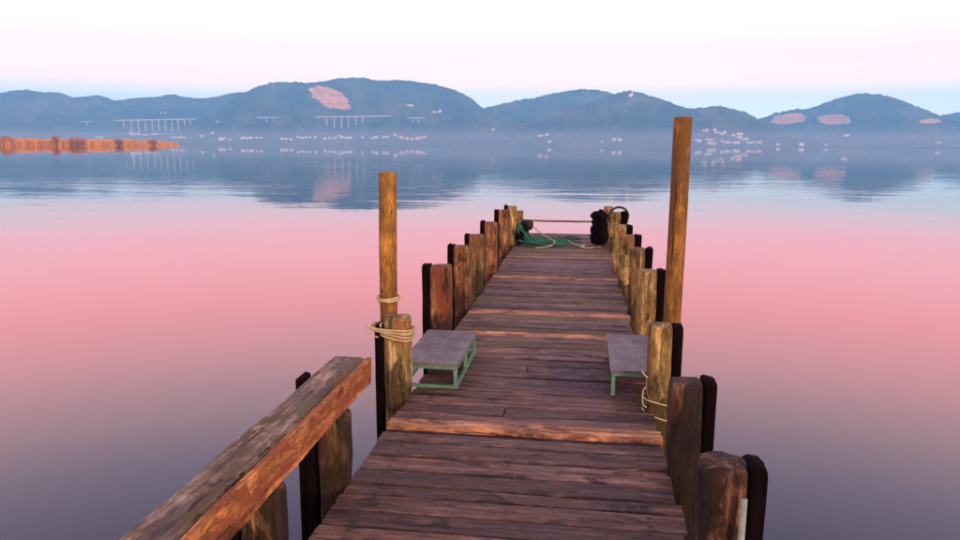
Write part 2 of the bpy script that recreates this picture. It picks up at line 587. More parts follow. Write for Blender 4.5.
hill('middle ridge with a tiny chapel on its crest',
     [(440, 141), (490, 131), (540, 117), (585, 104), (610, 96.5), (622, 92.8), (632, 91.6), (645, 94.5), (655, 97.5), (670, 103), (684, 108), (700, 108.2), (715, 107), (725, 107.6),
      (740, 112), (758, 119), (785, 131), (820, 142)], 3600, 560, 22.8, 'K')
hill('rounded dark hill on the right with two pale quarries',
     [(690, 142), (725, 131), (755, 120.5), (775, 114.5), (790, 111), (810, 108.7), (830, 101.5), (850, 95.5), (865, 93.7), (880, 95.2), (900, 100), (920, 108), (940, 116.5), (962, 123),
      (1000, 131), (1080, 140)], 4500, 900, 31.4, 'D')
hill('pale far hill at the right edge',
     [(890, 140), (925, 120), (945, 115), (965, 111), (1000, 107), (1080, 103), (1180, 108), (1300, 118), (1420, 125)], 5300, 900, 44.0, 'E')

# the flat land between lake and hills
NA = 160
V = []
for j, dd in enumerate((0, 25, 120, 500, 1500, 3300)):
    for i in range(NA + 1):
        px = -600 + 2100 * i / NA
        d = bearing(px, 145); hl = math.hypot(d.x, d.y)
        base = 3040 + 90 * fbm(Vector((px * .02, 2.2, 0)), 4)
        q = base + dd
        z = (WATER - .6, .6, 2.0, 3.0, 4.0, 4.5)[j] + (.8 * noise.noise(Vector((px * .3, j, 1))) if j else 0)
        V.append(Vector((CAM.x + d.x / hl * q, CAM.y + d.y / hl * q, z)))
F = [[j * (NA + 1) + i, j * (NA + 1) + i + 1, (j + 1) * (NA + 1) + i + 1, (j + 1) * (NA + 1) + i] for j in range(5) for i in range(NA)]
tag(mesh_obj('far_shore', V, F, M['shore'], smooth=True), 'low far shore at the foot of the hills', 'shore', kind='structure')
BVH['S'] = BVHTree.FromPolygons(V, F)


def cast(px, py):
    d = bearing(px, py).normalized()
    best = None
    for k, b in BVH.items():
        hit = b.ray_cast(CAM, d)
        if hit[0] is not None and (best is None or hit[3] < best[3]): best = hit
    return best


# quarries cut into the slopes
def quarry(label, key, poly, seed):
    cx = sum(p[0] for p in poly) / len(poly); cy = sum(p[1] for p in poly) / len(poly)
    sp = smooth_path([(p[0], p[1], 0) for p in poly], 12, True)
    rings, n = 14, len(sp)
    V, F = [], []
    for k in range(rings + 1):
        t = k / rings
        for i, p in enumerate(sp):
            jx = 1 + (.16 * noise.noise(Vector((i * .13, seed, 0))) + .14 * noise.noise(Vector((i * .45, seed, 4)))) * t
            x, y = cx + (p.x - cx) * t * jx, cy + (p.y - cy) * t * jx
            d = bearing(x, y).normalized()
            h = BVH[key].ray_cast(CAM, d)
            if h[0] is None: h = (CAM + d * 4000, None, None, 4000)
            step = 5.0 * math.floor(h[0].z / 22 + .4 * noise.noise(Vector((x * .2, y * .2, seed)))) % 10
            off = -12 + (7 + step * .6 if t < .99 else 16)
            V.append(CAM + d * (h[3] + (-12 - step * 1.6 + 5 * noise.noise(Vector((x * .5, y * .8, seed))) if t < .95 else 6)))
    for k in range(rings):
        for i in range(n):
            j = (i + 1) % n
            F.append([k * n + i, k * n + j, (k + 1) * n + j, (k + 1) * n + i])
    o = mesh_obj('quarry', V, F, M['quarry'])
    tag(o, label, 'quarry', kind='structure')


quarry('large orange quarry scar on the high left hill', 'B',
       [(309, 90), (314, 86.5), (322, 86), (331, 88), (340, 92), (346, 97), (350, 103), (351, 109), (344, 110), (333, 109), (326, 108), (319, 102), (312, 97)], 1.0)
quarry('left pale quarry on the rounded right hill', 'D', [(770, 122), (776, 116), (788, 113.5), (800, 113.5), (806, 117), (803, 122), (790, 124), (778, 124.5)], 2.0)
quarry('middle pale quarry on the rounded right hill', 'D', [(816, 118), (826, 115), (840, 114.5), (849, 118), (851, 123), (840, 124.5), (824, 124)], 3.0)
quarry('faint pale quarry low on the right flank of the right hill', 'D', [(919, 121), (928, 118.5), (938, 119), (942, 122), (932, 123.5), (922, 123.5)], 4.0)


# ------------------------------------------------------------------ viaducts
def viaduct(label, x0, y0, x1, y1, piers, dist=None):
    h = [cast(x, yb) for x, yb in piers]
    dist = min(k[3] for k in h) - 25
    def at(x, y):
        d = bearing(x, y); hl = math.hypot(d.x, d.y)
        return CAM + d / hl * dist
    a, b = at(x0, y0), at(x1, y1)
    t = (b - a); L = math.hypot(t.x, t.y)
    e = empty('viaduct', ((a.x + b.x) / 2, (a.y + b.y) / 2, min(a.z, b.z)))
    tag(e, label, 'viaduct', 'motorway viaducts on the far hillsides')
    o = e.location
    side = Vector((-t.y, t.x, 0)).normalized()
    vs = []
    for s, zz in ((-6.5, 0), (-6.5, -3.2), (6.5, -3.2), (6.5, 0)):
        vs.append(a + side * s + Vector((0, 0, zz)) - o)
    for s, zz in ((-6.5, 0), (-6.5, -3.2), (6.5, -3.2), (6.5, 0)):
        vs.append(b + side * s + Vector((0, 0, zz)) - o)
    mesh_obj('bridge_deck', vs, [[0, 1, 2, 3], [7, 6, 5, 4], [0, 4, 5, 1], [1, 5, 6, 2], [2, 6, 7, 3], [3, 7, 4, 0]], M['concrete'], e)
    par = []
    for s in (-6.3, 6.3):
        p = [a + side * (s - .25), a + side * (s + .25), b + side * (s + .25), b + side * (s - .25)]
        lo = [q - o + Vector((0, 0, .003)) for q in p]; hi = [q + Vector((0, 0, 1.3)) for q in lo]
        par.append((lo + hi, [[3, 2, 1, 0], [4, 5, 6, 7], [0, 1, 5, 4], [1, 2, 6, 5], [2, 3, 7, 6], [3, 0, 4, 7]]))
    for g in par:
        mesh_obj('parapet', *g, M['concrete'], e)
    for (x, yb), hh in zip(piers, h):
        f = (x - x0) / (x1 - x0)
        top = a + t * f + Vector((0, 0, -3.2)) - o
        bot = at(x, yb).z - o.z
        u = t.normalized()
        w, dpt = 2.0, 3.0
        ring = [u * -w + side * -dpt, u * w + side * -dpt, u * w + side * dpt, u * -w + side * dpt]
        vv = [Vector((top.x, top.y, bot - 12)) + q * 1.15 for q in ring] + [top + q for q in ring]
        vv += [top + q * 1.5 for q in ring]
        for q in vv[8:]: q.z = top.z - .01
        for q in vv[4:8]: q.z = top.z - 2.5
        for q in vv:
            q.z = q.z
        F = [[3, 2, 1, 0]] + [[i, (i + 1) % 4, 4 + (i + 1) % 4, 4 + i] for i in range(4)] + [[4 + i, 4 + (i + 1) % 4, 8 + (i + 1) % 4, 8 + i] for i in range(4)] + [[8, 9, 10, 11]]
        mesh_obj('bridge_pier', vv, F, M['concrete'], e)


viaduct('long many-piered white viaduct across the left ridge', 114, 120.2, 196, 118.8,
        [(123, 124), (130.5, 131.5), (137.5, 131), (144.3, 128.7), (151, 127.5), (157.7, 127.2), (164.2, 128.7), (171, 131), (177.3, 127.5), (184, 123.7), (190, 122.3)])
viaduct('short two-piered viaduct between the long one and the quarry', 257, 117.3, 281, 117.1, [(266.3, 121.6), (273.5, 121)])
viaduct('six-piered viaduct below the large quarry', 315, 116.8, 391, 115.8, [(326.3, 124), (333.8, 125.4), (341, 124.6), (348, 125.4), (355.2, 123), (362.5, 119.5)])
viaduct('short viaduct right of the quarry near a pink building', 398, 117.6, 425, 117.8, [(413, 119.8), (418.5, 121)])
viaduct('smallest viaduct with a single pier at the far left', 80, 121.4, 92, 121.6, [(86.8, 124)])


# ------------------------------------------------------------------ houses
def house_mesh(name, w, d, h, rh, wall, tower=False):
    vs, fs = [], []
    vs = [Vector(p) for p in ((-w, -d, -6), (w, -d, -6), (w, d, -6), (-w, d, -6), (-w, -d, h), (w, -d, h), (w, d, h), (-w, d, h))]
    fs = [[0, 1, 5, 4], [1, 2, 6, 5], [2, 3, 7, 6], [3, 0, 4, 7]]
    mi = [0] * 4
    # gabled roof with eaves, ridge along x
    e = .6
    n = len(vs)
    vs += [Vector(p) for p in ((-w - e, -d - e, h - .2), (w + e, -d - e, h - .2), (w + e, d + e, h - .2), (-w - e, d + e, h - .2), (-w - e, 0, h + rh), (w + e, 0, h + rh))]
    fs += [[n, n + 1, n + 5, n + 4], [n + 2, n + 3, n + 4, n + 5], [n + 1, n + 2, n + 5], [n + 3, n, n + 4], [n, n + 3, n + 2, n + 1]]
    mi += [1, 1, 0, 0, 1]
    if tower:
        b, f = box_geo(w - 2.2, w + 3.2, -2.6, 2.6, -6, h * 2.6)
        n = len(vs); vs += b; fs += [[i + n for i in q] for q in f]; mi += [0] * len(f)
        n = len(vs)
        vs += [Vector(p) for p in ((w - 2.5, -2.9, h * 2.6), (w + 3.5, -2.9, h * 2.6), (w + 3.5, 2.9, h * 2.6), (w - 2.5, 2.9, h * 2.6), (w + .5, 0, h * 3.2))]
        fs += [[n, n + 1, n + 4], [n + 1, n + 2, n + 4], [n + 2, n + 3, n + 4], [n + 3, n, n + 4]]; mi += [1] * 4
    # window and door recess strips as dark openings
    me = bpy.data.meshes.new(name)
    me.from_pydata([tuple(v) for v in vs], [], fs)
    me.materials.append(wall); me.materials.append(M['roof'])
    for p, k in zip(me.polygons, mi): p.material_index = k
    return me


HM = [house_mesh('house', 6, 5, 7, 3, M['wall_white']), house_mesh('house', 8, 5, 6, 2.6, M['wall_white']), house_mesh('house', 6, 5, 8, 3, M['wall_pink']),
      house_mesh('house', 12, 6, 7, 2.5, M['wall_white']), house_mesh('house', 6, 5, 7, 3, M['wall_yellow']), house_mesh('house', 22, 7, 7, 2.2, M['wall_pink']),
      house_mesh('chapel', 7, 5, 7, 3, M['wall_white'], True)]


def place_house(px, py, kind, label, group, name='house', cat='house', s=1.0):
    h = cast(px, py)
    if h is None:
        return
    o = bpy.data.objects.new(name, HM[kind])
    COL.objects.link(o)
    o.location = h[0]
    d = bearing(px, py)
    o.rotation_euler.z = math.atan2(d.y, d.x) - math.pi / 2 + rnd.uniform(-.5, .5)
    o.scale = (s, s, s)
    tag(o, label, cat, group)


def cluster(pts, label, group, weights=(0, 0, 1, 2, 0, 3)):
    ORD = 'leftmost second third fourth fifth sixth seventh eighth ninth tenth eleventh twelfth thirteenth fourteenth fifteenth sixteenth seventeenth eighteenth nineteenth twentieth'.split()
    ORD += ['twenty-' + w for w in 'first second third fourth fifth sixth'.split()]
    pts = sorted(pts)
    for n_, p in enumerate(pts):
        k = p[2] if len(p) > 2 else rnd.choice(weights)
        lb = ('leftmost ' if n_ == 0 else 'rightmost ' if n_ == len(pts) - 1 else ORD[n_] + ' from left, ') + label
        place_house(p[0], p[1], k, lb, group, s=rnd.uniform(.75, 1.1) * (p[3] if len(p) > 3 else 1))


cluster([(243, 138.6), (247, 139), (251, 138.4), (256.5, 138.2), (261, 138.6), (282, 139.6), (286, 139.8), (291, 140), (298, 137.6), (302, 138.4), (306, 138), (310, 138.2), (315, 138),
         (325, 139.4), (330, 139.2), (335, 138.6), (339, 136.4, 0), (342, 138), (346, 138.2), (350, 138.4), (362.5, 137.9), (372, 138.6), (376, 138), (384, 138), (387, 137.4)],
        'tiny pale house in the village under the quarry hill', 'village houses under the quarry hill')
cluster([(395, 135.4, 0), (400, 137, 0), (402, 138.6, 2, 1.3), (407, 139.6, 2, 1.4), (412, 140, 2, 1.3), (417, 139.6, 2, 1.3), (421, 139, 2, 1.2), (425, 137.6, 0)],
        'tiny house in the pink group right of the quarry village', 'pink shoreline houses')
cluster([(172, 138), (176, 138), (180.5, 138), (185, 138.4), (202, 136.6), (212.5, 133.6, 0), (217.5, 122.4, 2, .7), (222, 139.5), (230, 140.2)],
        'tiny pale house just right of the orange reed bed', 'houses right of the reed bed')
cluster([(131, 133, 0, .9), (135, 135, 5), (146, 135.4, 5, .9), (156, 134.8, 5, .9)], 'low pale building under the long viaduct behind the reeds', 'buildings under the long viaduct')
cluster([(97, 137.4, 0), (101, 138, 1)], 'tiny white house behind the left part of the reed bed', 'houses behind the reeds')
cluster([(161.5, 113.4, 0, .8), (165.5, 113.3, 0, .8)], 'tiny white house on the ridge slope above the long viaduct', 'houses above the long viaduct')
place_house(409.5, 105.6, 5, 'long pinkish building high on the slope right of the quarry', None, 'hillside_villa', 'building', .8)
place_house(435, 112.4, 5, 'lower pink building on the right shoulder of the quarry hill', None, 'hillside_villa', 'building', .75)
place_house(440, 111.6, 0, 'small white house beside the lower pink building on the shoulder', None)
place_house(493.3, 130.4, 4, 'lone yellow house low on the slope between the two hills', None)
cluster([(539, 136.4, 2), (542.5, 136, 3, .8), (547, 135.6, 2)], 'pinkish house in the trio at the foot of the middle ridge', 'trio of houses under the middle ridge')
place_house(549.5, 142.6, 0, 'small white house on the shore below the trio', None)
place_house(602, 142.2, 0, 'single pale house on the shore left of the yellow pair', None, s=.7)
cluster([(614, 140.4, 4, 1.5), (619.5, 140.6, 4, 1.3)], 'yellowish house of the pair on the shore under the chapel', 'yellow shore houses')
place_house(630.5, 95.6, 6, 'small chapel with a tower on the crest of the middle ridge', None, 'chapel', 'chapel', 1.0)
cluster([(704, 131.4, 2, 1.2), (707, 131.2, 2, 1.2), (714.6, 130.6, 0), (716, 133), (719.5, 133.8), (722.5, 134.8, 2), (724.5, 132.8, 0)],
        'tiny house in the upper row of the right hillside town', 'upper houses of the right town')
cluster([(733.5, 135.6, 0), (738, 134.4, 0), (740.5, 134.6), (737, 138.4, 2, 1.3), (740, 138.4, 2, 1.2), (743.5, 140.2, 4), (746, 139.6)],
        'tiny house in the pink stack ending the right town', 'stacked houses of the right town')
cluster([(696.5, 140.6, 1), (699.5, 142, 2, 1.3), (708, 140.2, 3), (711.5, 140.6, 2), (710, 144.2, 0, 1.3), (714, 144.6, 4, 1.2), (722.5, 142.2, 0), (727.5, 143, 1), (730.5, 143.2), (735, 143.6, 0),
         (738, 143.4, 0), (749, 143.4, 1), (753, 143, 2), (757, 143.2, 2), (760, 143.4, 2)],
        'tiny house on the waterfront of the right town', 'waterfront houses of the right town')
place_house(778, 145.6, 0, 'lone small house on the shore just right of the town', None, s=.9)
place_house(801.5, 145.8, 0, 'bright white house standing alone on the right shore', None, s=1.5)
place_house(826, 145.2, 1, 'faint house on the shore under the right hill', None, s=.8)
place_house(846.5, 136, 3, 'pale orange long house on the lower slope of the right hill', None, s=1.0)
place_house(939, 143.4, 1, 'last small white house near the right edge of the shore', None, s=1.0)

# ------------------------------------------------------------------ reed bed on the left
RB = 720.0


def reed_top(px):
    return interp([(-200, 135.6), (-60, 136.6), (0, 137.4), (10, 137.2), (25, 138.4), (60, 138.7), (80, 138.6), (100, 139.2), (130, 139.8), (158, 140.7), (180, 142.0)], px)


V, F = [], []
for i in range(24000):
    px = rnd.uniform(-200, 179)
    if px > 130 and rnd.random() < ((px - 130) / 50) ** .7: continue
    dd = RB + rnd.random() ** 1.6 * 260
    if px > 90: dd = RB + (px - 90) * 3.0 + rnd.random() * 120
    d = bearing(px, 142.6); hl = math.hypot(d.x, d.y)
    x, y = CAM.x + d.x / hl * dd, CAM.y + d.y / hl * dd
    dt = bearing(px, reed_top(px)); tz = dt.z / math.hypot(dt.x, dt.y)
    top = (CAM.z + (RB if px < 90 else dd) * tz) * rnd.uniform(.45, 1.05) * (1 + .35 * noise.noise(Vector((px * .12, dd * .01, 4))))
    w = rnd.uniform(.25, .7)
    a = rnd.uniform(0, math.pi)
    ux, uy = math.cos(a) * w, math.sin(a) * w
    lx, ly = rnd.uniform(-.7, .7), rnd.uniform(-.7, .7)
    n = len(V)
    V += [(x - ux, y - uy, WATER - .3), (x + ux, y + uy, WATER - .3), (x + ux * .8 + lx * .5, y + uy * .8 + ly * .5, top * .7), (x - ux * .8 + lx * .5, y - uy * .8 + ly * .5, top * .7), (x + lx, y + ly, top)]
    F += [[n, n + 1, n + 2, n + 3], [n + 3, n + 2, n + 4]]
tag(mesh_obj('reed_bed', V, F, M['reed']), 'strip of orange dry reeds along the left shore', 'reeds', kind='stuff')


def shrub(px, top_y, wpx, label, dist):
    d = bearing(px, 142.6); hl = math.hypot(d.x, d.y)
    dt = bearing(px, top_y); tz = dt.z / math.hypot(dt.x, dt.y)
    H = CAM.z + dist * tz - WATER
    Wd = wpx * dist / FPX / 2
    e = empty('marsh_shrub', (CAM.x + d.x / hl * dist, CAM.y + d.y / hl * dist, WATER))
    tag(e, label, 'shrub', 'shrubs in the reed bed')
    parts = []
    for k in range(6):
        a = k * 1.05
        parts.append(tube_geo([(0, 0, -.5), (math.cos(a) * Wd * .25, math.sin(a) * Wd * .25, H * .4), (math.cos(a) * Wd * .6, math.sin(a) * Wd * .5, H * .8)], [.18, .12, .04], 5))
    mesh_obj('trunk', *join_geo(parts), M['shrub'], e)
    V, F = [], []
    while len(V) < 3 * 1500:
        p = Vector((rnd.uniform(-1, 1), rnd.uniform(-1, 1), rnd.uniform(-.9, 1)))
        if p.length > 1 + .35 * noise.noise(p * 2.3 + Vector((px, 0, 0))): continue
        if noise.noise(p * 3.1 + Vector((0, px, 0))) < -.18: continue
        c = Vector((p.x * Wd, p.y * Wd, H * .52 + p.z * H * .48))
        s = rnd.uniform(.3, .6)
        n = len(V)
        for q in range(3):
            V.append(c + Vector((rnd.uniform(-s, s), rnd.uniform(-s, s), rnd.uniform(-s, s))))
        F.append([n, n + 1, n + 2])
    mesh_obj('crown', V, F, M['shrub'], e)


shrub(77, 136.8, 15, 'widest russet shrub rising from the reed bed', 716)
shrub(56, 136.0, 6, 'narrow taller shrub left of the widest one in the reeds', 722)
shrub(6, 135.8, 9, 'russet shrub in the reeds at the left picture edge', 724)
shrub(119, 138.6, 8, 'small shrub in the reeds below the long viaduct', 800)
shrub(153, 139.8, 9, 'last low shrub at the right tip of the reed bed', 830)

# ------------------------------------------------------------------ pier
pier = empty('pier', (0, 0, 0))
tag(pier, 'weathered wooden plank pier running out into the lake', 'pier')


def plank(y0, y1, mat, xl=-.76, xr=.76, zt=0.0, seed=0, th=.045):
    """one board: wavering edges, rounded arrises, cupped top, ragged ends"""
    nxs = 14
    V, F = [], []
    yc, hw = (y0 + y1) / 2, (y1 - y0) / 2
    tilt = rnd.uniform(-.004, .004)
    sec = [(-1, -th), (-1, -.008), (-.93, 0), (-.4, -.0015), (.4, -.0015), (.93, 0), (1, -.008), (1, -th)]
    xm = (xl + xr) / 2
    for i in range(nxs + 1):
        t = i / nxs
        for k, (s, z) in enumerate(sec):
            x = xl + (xr - xl) * t
            if i in (0, nxs):
                x += .012 * noise.noise(Vector((seed * 3.7, k * .9, i)))
            wv = .003 * noise.noise(Vector((x * 2.2, seed * 5.1, s))) + .0018 * noise.noise(Vector((x * 9, seed * 2.3, s * 2)))
            y = s * (hw + wv)
            chip = 0
            if abs(s) > .9 and z > -.02:
                chip = max(0, noise.noise(Vector((x * 7, seed * 1.9, s))) - .25) * .012
            zz = z + tilt * s * 4 * hw + .004 * noise.noise(Vector((x * 1.4, seed, 0))) - chip
            V.append(Vector((x - xm, y, zz)))
    m = len(sec)
    for i in range(nxs):
        for k in range(m):
            l = (k + 1) % m
            F.append([i * m + k, i * m + l, (i + 1) * m + l, (i + 1) * m + k])
    F.append(list(range(m))[::1]); F.append([nxs * m + k for k in range(m)][::-1])
    for f in F: f.reverse()
    o = mesh_obj('plank', V, F, mat, pier, loc=(xm, yc, zt))
    o.rotation_euler.z = rnd.uniform(-.004, .004)
    return o


EDGES = [2.69, 2.825, 2.966, 3.12, 3.228, 3.387, 3.561, 3.735, 3.862, 3.925, 4.055, 4.20, 4.36, 4.50, 4.64, 4.80, 4.96, 5.10, 5.26, 5.42, 5.56, 5.74]
yb = 2.69
back = []
while yb > -3:
    w = rnd.uniform(.12, .18); yb -= w; back.append(yb)
EDGES = back[::-1] + EDGES
while EDGES[-1] < 13.55:
    EDGES.append(EDGES[-1] + rnd.uniform(.115, .19))
ne = len(EDGES) - 1
bright = {6.2: 1, 6.95: 1, 8.9: 1, 10.6: 1}
for i in range(ne):
    a, b = EDGES[i], EDGES[i + 1]
    gap = rnd.uniform(.008, .018)
    zt = rnd.uniform(-.006, .004)
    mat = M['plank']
    if 3.9 < (a + b) / 2 < 4.05: mat, zt = M['plank_new'], .016
    elif 3.84 < (a + b) / 2 < 3.92: mat, zt, gap = M['plank_dark'], -.012, .004  # narrow strip in a darker colour, set just below the bright board
    elif a > 5.7:
        q = rnd.random()
        near = [k for k in bright if a <= k < b]
        if near: mat = M['plank_new']
        elif q < .38: mat = M['plank_moss']
        elif q < .46: mat = M['plank_dark']
    xl, xr = -.76 + rnd.uniform(-.008, .006), .76 + rnd.uniform(-.012, .014)
    if abs(a - 4.20) < .01 or abs(a - 5.10) < .01:
        xs = -.13 if a < 4.5 else -.06
        plank(a, b - gap, mat, xl, xs - .003, zt, i)
        plank(a, b - gap, mat, xs + .003, xr, zt - .003, i + .5)
    else:
        plank(a, b - gap, mat, xl, xr, zt, i)
# long beams carrying the planks and cross beams below them
for x in (-.62, 0.0, .62):
    v, f = box_geo(x - .05, x + .05, -3.0, 13.5, -.215, -.052, .008)
    mesh_obj('stringer_beam', v, f, M['plank_dark'], pier)
for y in (-1.2, .9, 2.45, 3.3, 4.6, 6.05, 7.25, 8.2, 9.5, 11.1, 12.1, 13.2):
    v, f = box_geo(-.74, .74, y - .05, y + .05, -.36, -.22, .008)
    mesh_obj('cross_beam', v, f, M['plank_dark'], pier)


def post_geo(w, d, z0, z1, seed, knob=0.0, sq=3.5, rough=1.0):
    """squared, weather-eaten timber post; knob swells the head"""
    ns, nr = 20, 30
    V, F = [], []
    zs = [z0 + (z1 - z0 - .03) * (i / nr) ** .8 for i in range(nr + 1)]
    zs += [z1 - .018, z1 - .007, z1 - .001]
    shr = [1.0] * (nr + 1) + [.975, .92, .82]
    for z, s in zip(zs, shr):
        for k in range(ns):
            a = 2 * math.pi * (k + .5) / ns
            c, sn = math.cos(a), math.sin(a)
            r = (abs(c) ** sq + abs(sn) ** sq) ** (-1 / sq)
            x, y = r * c * w / 2 * s, r * sn * d / 2 * s
            q = Vector((c * 1.6 + seed, sn * 1.6, z * 2.2))
            f = 1 + rough * (.07 * noise.noise(q) + .045 * noise.noise(Vector((c * 5 + seed, sn * 5, z * 5))) + .02 * noise.noise(Vector((c * 11 + seed, sn * 11, z * 12))))
            if z < .1: f *= 1 - .06 * rough * (1 + noise.noise(Vector((c * 3, sn * 3, z * 9 + seed))))
            if knob:
                t = max(0, min(1, (z - (z1 - .24)) / .10))
                f *= 1 + knob * (t * t * (3 - 2 * t)) * (1 + .5 * noise.noise(Vector((c * 2.5 + seed, sn * 2.5, z * 9))))
            zz = z
            if s < 1: zz += .014 * rough * noise.noise(Vector((x * 14 + seed, y * 14, 0))) + (x * .06 * noise.noise(Vector((seed, 3, 3))))
            V.append(Vector((x * f, y * f, zz)))
    n = len(zs)
    for i in range(n - 1):
        for k in range(ns):
            l = (k + 1) % ns
            F.append([i * ns + k, i * ns + l, (i + 1) * ns + l, (i + 1) * ns + k])
    V.append(Vector((0, 0, z1 + .002))); t = len(V) - 1
    for k in range(ns):
        F.append([(n - 1) * ns + k, (n - 1) * ns + (k + 1) % ns, t])
    F.append([k for k in range(ns)][::-1])
    return V, F


def post(side, xin, yfar, z1, w, d, mat, bw, seed, knob=0.0, rough=1.0, lean=(0, 0), bz=None, sq=4.0, step=False):
    """post with its inner face at xin; a tarred board (bw wide) backs it on the outer side"""
    xc = xin + side * w / 2
    yc = yfar - d / 2
    V, F = post_geo(w, d, -1.5, z1, seed, knob, sq, rough)
    o = mesh_obj('post', V, F, mat, pier, True, (xc, yc, 0))
    o.rotation_euler = (lean[1], lean[0], 0)
    if bw:
        zt = (z1 if bz is None else bz)
        xo = side * (w / 2 + bw / 2 + .005)
        v, f = post_geo(bw + .012, d * 1.0, -1.5, zt, seed + 77, 0.0, 5.0, .8)
        v = [Vector((q.x + xo - side * .004, q.y + .02, q.z)) for q in v]
        if step:      # the board stands clear of the handrail above its foot
            v1, f1 = box_geo(xo - bw / 2, xo + bw / 2, -d * .46 + .02, d * .52 + .02, -1.5, .33, .008)
            x2 = xo + side * (bw / 2 + .022)
            v2, f2 = box_geo(x2 - .0155, x2 + .0155, -d * .40 + .02, d * .46 + .02, -1.5, zt, .008)
            v, f = join_geo([(v1, f1), (v2, f2)])
        for q in v:
            if q.z > -1: q.z += .010 * noise.noise(Vector((q.x * 30, q.y * 30, seed)))
            q.x += .004 * noise.noise(Vector((q.x * 9, q.z * 4, seed)))
        bo = mesh_obj('backing_board', v, f, M['tar'], o, True)
        bo.rotation_euler.y = .012 * noise.noise(Vector((seed * 3.3, 1, 1)))
    return o


P = M
# left row, near to far
post(-1, -.752, 2.50, .345, .150, .15, P['post_rot'], .050, 1.3, bz=.40, step=True)
post(-1, -.752, 3.30, .345, .150, .15, P['post_rot'], .050, 2.9, bz=.505, step=True)
post(-1, -.742, 4.52, .525, .165, .15, P['post_tan'], .050, 4.4, rough=.8, bz=.47, sq=3.6)
post(-1, -.755, 6.08, .600, .175, .16, P['post_red'], .060, 5.2, rough=.6, sq=5)
post(-1, -.755, 7.22, .610, .175, .16, P['post_red'], .055, 6.1, rough=.6, sq=5, bz=.62)
post(-1, -.755, 8.12, .615, .160, .15, P['post_tan'], .045, 7.7, rough=.7)
post(-1, -.755, 9.45, .620, .165, .16, P['post_red'], .050, 8.8, rough=.7, bz=.63)
post(-1, -.755, 11.05, .640, .165, .16, P['post_red'], .060, 9.6, rough=.7)
post(-1, -.740, 12.05, .615, .150, .15, P['post_tan'], .045, 10.5, rough=.8, bz=.63)
post(-1, -.735, 13.35, .430, .120, .14, P['post_tan'], 0, 11.2, rough=.8)
# right row
post(1, .742, 2.72, .462, .166, .17, P['post_black'], .062, 12.6, knob=.09, rough=1.9, sq=3.0, bz=.455)
post(1, .742, 3.63, .465, .155, .15, P['post_black'], .055, 13.9, rough=1.8, bz=.475)
post(1, .716, 4.53, .528, .140, .14, P['post_tan'], .052, 14.1, rough=.8, bz=.525)
post(1, .755, 6.14, .596, .165, .16, P['post_tan'], .060, 15.7, rough=.7, lean=(-.012, 0), bz=.595)
post(1, .775, 7.42, .602, .145, .15, P['post_tan'], .065, 16.5, rough=.7)
post(1, .725, 8.50, .600, .165, .15, P['post_tan'], .070, 17.2, rough=.8, bz=.605)
post(1, .695, 9.62, .600, .165, .15, P['post_tan'], .075, 18.8, rough=.8, bz=.59)
post(1, .720, 11.45, .598, .160, .15, P['post_tan'], .090, 19.3, rough=.8, bz=.605)
post(1, .655, 12.45, .600, .150, .15, P['post_tan'], 0, 20.4, rough=.8)
# piles that carry the part of the pier behind the viewer
for s in (-1, 1):
    for y in (-1.2, .9):
        post(s, s * .755, y + .08, -.02, .15, .15, P['post_rot'], 0, 30 + y + s)

# low handrail on the left: a heavy grey beam, its inner face coloured orange
rail = empty('handrail', (-.865, 2.0, .42)); rail.parent = pier


def rail_geo(x0, x1, y0, y1, z0, z1, seed, b=.010):
    nn = 46
    V, F = [], []
    sec = [(x0, z0), (x0, z1 - b), (x0 + b, z1), ((x0 * .6 + x1 * .4), z1 - .002), (x1 - b, z1), (x1, z1 - b), (x1, z0)]
    for i in range(nn + 1):
        y = y0 + (y1 - y0) * i / nn
        for k, (x, z) in enumerate(sec):
            q = Vector((x * 6, y * 3.2, z * 6 + seed))
            V.append(Vector((x + .006 * noise.noise(q) - (-.865), y - 2.0 + (.010 * noise.noise(q * 3) if i in (0, nn) else 0), z + .006 * noise.noise(q + Vector((9, 0, 0))) - .42)))
    m = len(sec)
    for i in range(nn):
        for k in range(m):
            F.append([i * m + k, (i + 1) * m + k, (i + 1) * m + (k + 1) % m, i * m + (k + 1) % m])
    F.append(list(range(m))); F.append([nn * m + k for k in range(m)][::-1])
    for f in F: f.reverse()
    return V, F


mesh_obj('beam', *rail_geo(-.963, -.800, -.9, 3.64, .352, .490, 1.0), M['rail_top'], rail)
mesh_obj('inner_face', *rail_geo(-.7985, -.768, -.9, 3.65, .354, .487, 5.0, .006), M['rail_side'], rail)
for y in (-.6, .6, 1.6):
    post(-1, -.752, y + .08, .345, .15, .15, P['post_rot'], .05, 40 + y, bz=.33)

# end rail across the tip of the pier
v, f = tube_geo([(-.80 + i * .152, 13.28, .255 + .006 * noise.noise(Vector((i * .4, 0, 0)))) for i in range(11)], .017, 8)
mesh_obj('end_rail', v, f, M['steel_bar'], pier, True)
post(1, .70, 13.36, .30, .12, .12, P['post_tan'], 0, 51.0)


